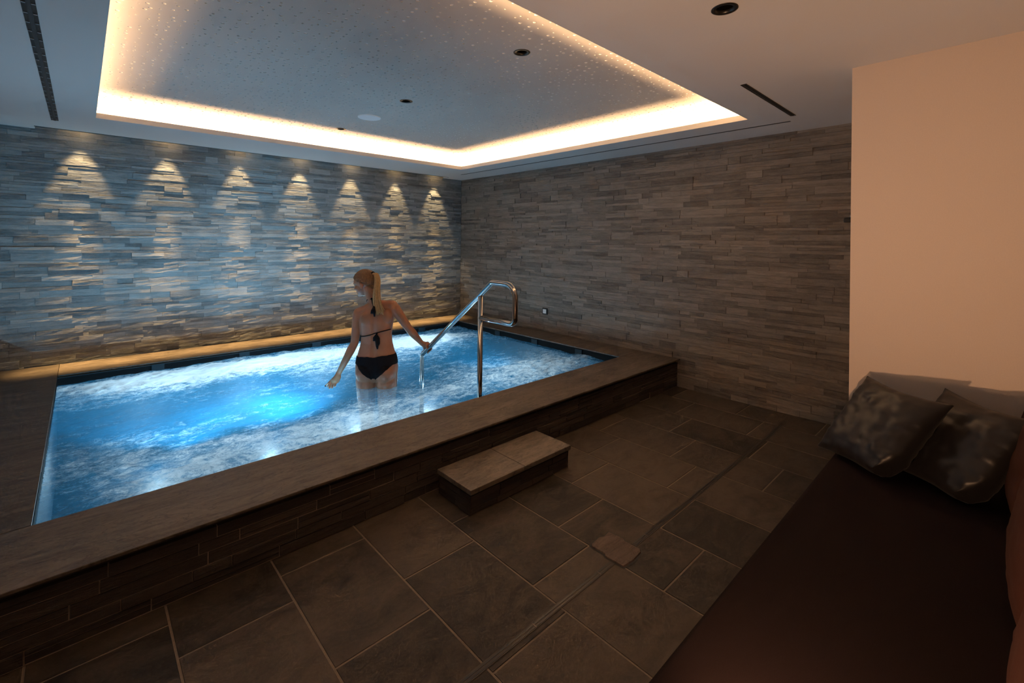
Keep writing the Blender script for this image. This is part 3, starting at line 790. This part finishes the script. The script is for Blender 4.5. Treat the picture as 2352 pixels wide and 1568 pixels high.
def bik(v):
    if v.z < .255 or v.z > .52 or abs(v.x) > .189: return False
    top = .498+.012*v.x/.17-(.010*math.exp(-(v.x/.03)**2) if v.y < 0 else 0)
    if v.z > top: return False
    ax = abs(v.x)
    if v.y < .0: low = .285+.135*min(1, (ax/.155))**1.05+(.02 if ax < .012 else 0)
    else: low = .265+.16*min(1, (ax/.15))**.9
    return v.z > low
shell('bikini_bottom', bik, .0045, M_BIKINI)
def front(v):  # triangle cups, seen from the pool side only
    for sx, zc in ((-.066, .765), (.066, .785)):
        dz = v.z-zc
        if v.y > .05 and -.062 < dz < .075 and abs(v.x-sx) < .062*(1-(dz+.062)/.15): return True
    return False
shell('bikini_top', front, .004, M_BIKINI)
def snap(p, frm, off=.003):
    d = (Vector(p)-Vector(frm)).normalized(); h_ = bvh.ray_cast(Vector(frm), d)
    return h_[0]-d*off if h_[0] else Vector(p)
def wrap(ctr, z_f, a0, a1, n, off=.003):
    out = []
    for k in range(n+1):
        a = a0+(a1-a0)*k/n; frm = Vector((ctr[0]+math.cos(a)*.5, ctr[1]+math.sin(a)*.5, z_f(a, k/n)))
        # arms hang beside the trunk: start the ray just outside the rib cage
        frm = Vector((ctr[0]+math.cos(a)*.149, ctr[1]+math.sin(a)*.13, frm.z)); tgt = Vector((ctr[0], ctr[1], frm.z))
        out.append(snap(tgt, frm, off))
    return out
# back strap, neck ties, bows
def zs(a, t): return .690+.022*math.cos(a)*1.5
b = MB(); pts = wrap((-.006, .0), zs, PI+.30, 2*PI-.25, 30); b.tube(pts, .0042, 8)
b.build('back_strap', M_BIKINI, per, True)
bow = snap((.020, 0, .692), (.020, -.3, .692), .004)
def ribbon(b, pts, w):
    P = [Vector(p) for p in pts]; n = len(P)
    for s_ in (0, 1):
        pass
    vs = []
    for i, p in enumerate(P):
        ww = w[i] if isinstance(w, (list, tuple)) else w
        for dx, dy in ((-1, -.0015), (1, -.0015), (1, .0015), (-1, .0015)):
            vs.append(p+Vector((dx*ww, dy, 0)))
    fs = []
    for i in range(n-1):
        for k in range(4): fs.append((i*4+k, i*4+(k+1)%4, (i+1)*4+(k+1)%4, (i+1)*4+k))
    fs += [(3, 2, 1, 0), tuple((n-1)*4+k for k in range(4))]
    b.add(vs, fs)
b = MB()
b.ell(bow, (.009, .007, .009))
ribbon(b, [bow+Vector((0,-.004,0)), bow+Vector((-.012,-.012,-.03)), bow+Vector((-.016,-.012,-.062))], [.004,.016,.012])
ribbon(b, [bow+Vector((0,-.006,0)), bow+Vector((.012,-.014,-.035)), bow+Vector((.018,-.013,-.080)), bow+Vector((.016,-.012,-.10))], [.004,.017,.014,.008])
ribbon(b, [bow+Vector((0,-.008,0)), bow+Vector((.002,-.018,-.05)), bow+Vector((.010,-.016,-.105)), bow+Vector((.012,-.014,-.130))], [.004,.011,.011,.005])
b.build('back_bow', M_BIKINI, per, True)
nt_ = snap((-.040, .01, .985), (-.040, -.3, .985), .003)
b = MB()
pa = [snap((-.09+.0*k, .02, .93), (-.16, -.06, .93), .003) for k in (0,)]
lp = [nt_, snap((-.075,.01,.972), (-.14,-.16,.972), .003), snap((-.09,.015,.955), (-.22,-.06,.955), .003), snap((-.09,.02,.94), (-.24,.05,.945), .003)]
b.tube(lp, .0035, 8)
b.ell(nt_, (.010,.008,.010))
ribbon(b, [nt_, nt_+Vector((.012,-.022,-.03)), Vector((-.004,-.100,.925)), Vector((-.012,-.112,.895)), Vector((-.014,-.112,.868))], [.003,.004,.005,.011,.012])
ribbon(b, [nt_, nt_+Vector((.022,-.028,-.03)), Vector((.002,-.102,.925)), Vector((.006,-.114,.885)), Vector((.008,-.112,.842))], [.003,.004,.006,.013,.006])
b.build('neck_tie', M_BIKINI, per, True)
# hair
def hairp(v):
    d = v-HCn; f, s_, u = d.dot(hf), d.dot(hs), d.dot(hu)
    if d.length > .15: return False
    if u < -.075 or f > .085: return False
    # hairline: forehead high, temple, over the ear, down to the nape
    L = [(-.12,-.075),(-.08,-.070),(-.055,-.055),(-.035,-.018),(-.015,.004),(.02,.018),(.045,.036),(.075,.056),(.10,.075)]
    for (fa, ua), (fb, ub) in zip(L, L[1:]):
        if fa <= f <= fb: return u > ua+(ub-ua)*(f-fa)/(fb-fa)
    return False
def lift(v):
    d = v-HCn; f, s_, u = d.dot(hf), d.dot(hs), d.dot(hu)
    g = math.atan2(s_, u+.03)*9
    return .003+.003*noise.noise(Vector((g*2.2, f*9, 0)))+.0025*noise.noise(Vector((g*6, f*6, 3)))
shell('hair', hairp, .008, M_HAIR, lift)
tb = Vector((-.044, .004, 1.198))
b = MB()
T0 = tb+Vector((.004, 0, .002))
b.capsule([hp(-.085,0,.062), tb], [.026, .017], 14)
b2 = MB()
for k in range(46):
    a = rnd.uniform(0, 2*PI); r0 = math.sqrt(rnd.random())
    ox, oy = math.cos(a)*r0, math.sin(a)*r0
    drop = rnd.uniform(.45, 1.18); flare = rnd.uniform(-.2, .5)
    P_ = [tb+Vector((ox*.010, oy*.010, ox*.004)),
          Vector((-.012+ox*.016, -.018+oy*.014, 1.200)),
          Vector((.008+ox*.020, -.036+oy*.018, 1.150)),
          Vector((.010+ox*.023, -.056+oy*.018, 1.080)),
          Vector((.014+ox*.029, -.074+oy*.016, 1.010)),
          Vector((.026+ox*.036, -.088+oy*.012, .945)),
          Vector((.044+ox*.046+flare*.014, -.094+oy*.008, .945-.080*drop))]
    sm = []
    for i in range(len(P_)-1):
        p0 = P_[max(i-1, 0)]; p1 = P_[i]; p2 = P_[i+1]; p3 = P_[min(i+2, len(P_)-1)]
        for t in (0, .25, .5, .75):
            sm.append(.5*((2*p1)+(p2-p0)*t+(2*p0-5*p1+4*p2-p3)*t*t+(3*p1-p0-3*p2+p3)*t**3))
    sm.append(P_[-1]); n = len(sm)
    b2.tube(sm, [.0065*(1-.80*max(0, (i/n-.60))/.40) for i in range(n)], 6)
pt = b2.build('ponytail', M_PONY, per, True)
b.build('ponytail_root', M_HAIR, per, True)
b = MB(); seg = 16
for q in range(3):
    pts = [tb+Vector((0,0,0))+Vector((math.cos(2*PI*k/seg)*.0, 0, 0)) for k in range(2)]
tdir = (Vector((-.012,-.018,1.200))-hp(-.085,0,.062)).normalized(); ta = tdir.cross(Vector((0,0,1))).normalized(); tc = tdir.cross(ta)
loop = [tb+(ta*math.cos(2*PI*k/seg)+tc*math.sin(2*PI*k/seg))*.0165 for k in range(seg+1)]
b.tube(loop, .0065, 8, False)
b.tube([tb+tc*.015, tb+tc*.020+tdir*-.002], .008, 8) if tc.z > 0 else b.tube([tb-tc*.015, tb-tc*.022], .008, 8)
b.build('hair_tie', M_BIKINI, per, True)
for s_ in (-1, 1):
    b = MB(); b.ell(hp(.078, s_*.030, .000), (.010,.011,.006), HM); b.build('eye', M_EYE, per, True)
    b = MB(); b.capsule([hp(.093, s_*.012, .020), hp(.090, s_*.028, .025), hp(.076, s_*.042, .020)], [.002,.0026,.0015], 8); b.build('eyebrow', M_HAIR, per, True)
    b = MB(); b.ell(hp(-.004, s_*.083, -.050), (.0042,.0042,.0042), HM); b.build('earring', M_STEEL, per, True)
b = MB(); b.ell(Vector(LT[-1])+Vector((-.003,-.002,-.002)), (.0065,.0075,.0080)); b.build('thumbnail', M_NAIL, per, True)
tag(per, 'woman with blonde ponytail and black bikini standing in the water, one hand on the handrail', 'person')

# ------------------------------------------------------------------ lights
def add_light(name, kind, loc, energy, color, rot=(0,0,0), **kw):
    l = bpy.data.lights.new(name, kind); l.energy = energy; l.color = color
    for k, v in kw.items(): setattr(l, k, v)
    o = bpy.data.objects.new(name, l); COL.objects.link(o); o.location = loc; o.rotation_euler = rot; return o
WARM = (1, .60, .29)
zc = H+.022; g = .075
CV = 20.0
for nm, loc, sx, rz, tilt in (('far', ((RX0+RX1)/2, RY1+g, zc), RX1-RX0+.1, 0, 0), ('near', ((RX0+RX1)/2, RY0-g, zc), RX1-RX0+.1, 0, 0),
                              ('right', (RX1+g, (RY0+RY1)/2, zc), RY1-RY0+.1, PI/2, 0), ('left', (RX0-g, (RY0+RY1)/2, zc), RY1-RY0+.1, PI/2, 0)):
    o = add_light('cove_light', 'AREA', loc, CV*sx*{'far':1,'right':1,'near':1.0,'left':.22}[nm], WARM, (PI, 0, rz), shape='RECTANGLE', size=sx, size_y=.02)
for k in range(7):
    x = -.013+.6733*k
    add_light('wall_washer', 'SPOT', (x, YW-.100, H+.16), 1150, (1, .60, .22), (math.radians(-4.6), 0, 0), spot_size=math.radians(26), spot_blend=1, shadow_soft_size=.012)
    add_light('wall_washer', 'SPOT', (x, YW-.108, H+.16), 92, (1, .69, .34), (0, 0, 0), spot_size=math.radians(44), spot_blend=.45, shadow_soft_size=.010)
for (x, y, e) in ((.5,5.0,16),(1.4,5.0,24),(2.3,5.0,26),(3.2,4.95,22),(.5,3.35,7),(1.5,3.2,9),(2.7,3.15,10),(3.2,3.5,7),(1.05,4.2,10)):
    add_light('underwater_light', 'POINT', (x, y, -.30), e*1.7, (.58, .85, 1.0), shadow_soft_size=.0)
for (x, tx, e) in ((.80, -.2, 640), (.95, .95, 560), (1.0, 1.78, 860), (3.1, 3.3, 150)):
    src = Vector((x, 2.84, -.40)); tgt = Vector((tx, YW, 1.30))
    add_light('underwater_floodlight', 'SPOT', src, e, (.24, .69, 1.0), (tgt-src).to_track_quat('-Z', 'Y').to_euler(), shadow_soft_size=.02, spot_size=math.radians(42), spot_blend=1.0)
tgt = Vector((3.15, .20, 1.15)); src = Vector((.75, .40, .54))
add_light('ceiling_fill_cool', 'SPOT', (1.45, 4.0, -.46), 95, (.80, .90, 1.0), (Vector((-.55, 3.2, H))-Vector((1.45, 4.0, -.46))).to_track_quat('-Z', 'Y').to_euler(), shadow_soft_size=.02, spot_size=math.radians(66), spot_blend=1.0)  # extra spot added under the water to brighten the left ceiling
add_light('lamp_glow', 'SPOT', src, 60, (1, .54, .28), (tgt-src).to_track_quat('-Z', 'Y').to_euler(), shadow_soft_size=.03, spot_size=math.radians(104), spot_blend=1.0)
add_light('lamp_glow', 'POINT', (.60, .62, .62), 2.5, (1, .52, .26), shadow_soft_size=.06)
tgt = Vector((2.1, .35, H)); src = Vector((.60, .62, .70))
add_light('ceiling_fill_warm', 'SPOT', src, 85, (1, .56, .30), (tgt-src).to_track_quat('-Z', 'Y').to_euler(), shadow_soft_size=.10, spot_size=math.radians(112), spot_blend=1.0)  # extra spot added above the daybed to brighten the ceiling

w = bpy.data.worlds.new('w'); SC.world = w; w.use_nodes = True
w.node_tree.nodes['Background'].inputs[0].default_value = (.0, .0, .0, 1); w.node_tree.nodes['Background'].inputs[1].default_value = 0

# ------------------------------------------------------------------ camera
th = math.radians(46.895); roll = .010859
R = Vector((math.sin(th), -math.cos(th), 0)); U = Vector((0, 0, 1)); Fw = Vector((math.cos(th), math.sin(th), 0))
c, s_ = math.cos(roll), math.sin(roll)
X = R*c+U*s_; Y = -R*s_+U*c; Z = -Fw
cam = bpy.data.cameras.new('camera'); co = bpy.data.objects.new('camera', cam); COL.objects.link(co)
cam.sensor_width = 36; cam.lens = 1056.746/2352*36; cam.shift_x = 0; cam.shift_y = -(784-553.74)/2352; cam.clip_start = .02
co.matrix_world = Matrix(((X.x, Y.x, Z.x, 0), (X.y, Y.y, Z.y, 0), (X.z, Y.z, Z.z, 1.5), (0, 0, 0, 1)))
SC.camera = co
SC.view_settings.view_transform = 'Standard'; SC.view_settings.look = 'None'
SC.view_settings.exposure = 0; SC.view_settings.gamma = 1; SC.view_settings.use_curve_mapping = False
SC.cycles.use_denoising = True
SC.cycles.max_bounces = 6; SC.cycles.diffuse_bounces = 4; SC.cycles.transparent_max_bounces = 6
SC.cycles.use_adaptive_sampling = True; SC.cycles.adaptive_threshold = .06; SC.cycles.adaptive_min_samples = 16
SC.cycles.sample_clamp_indirect = 4
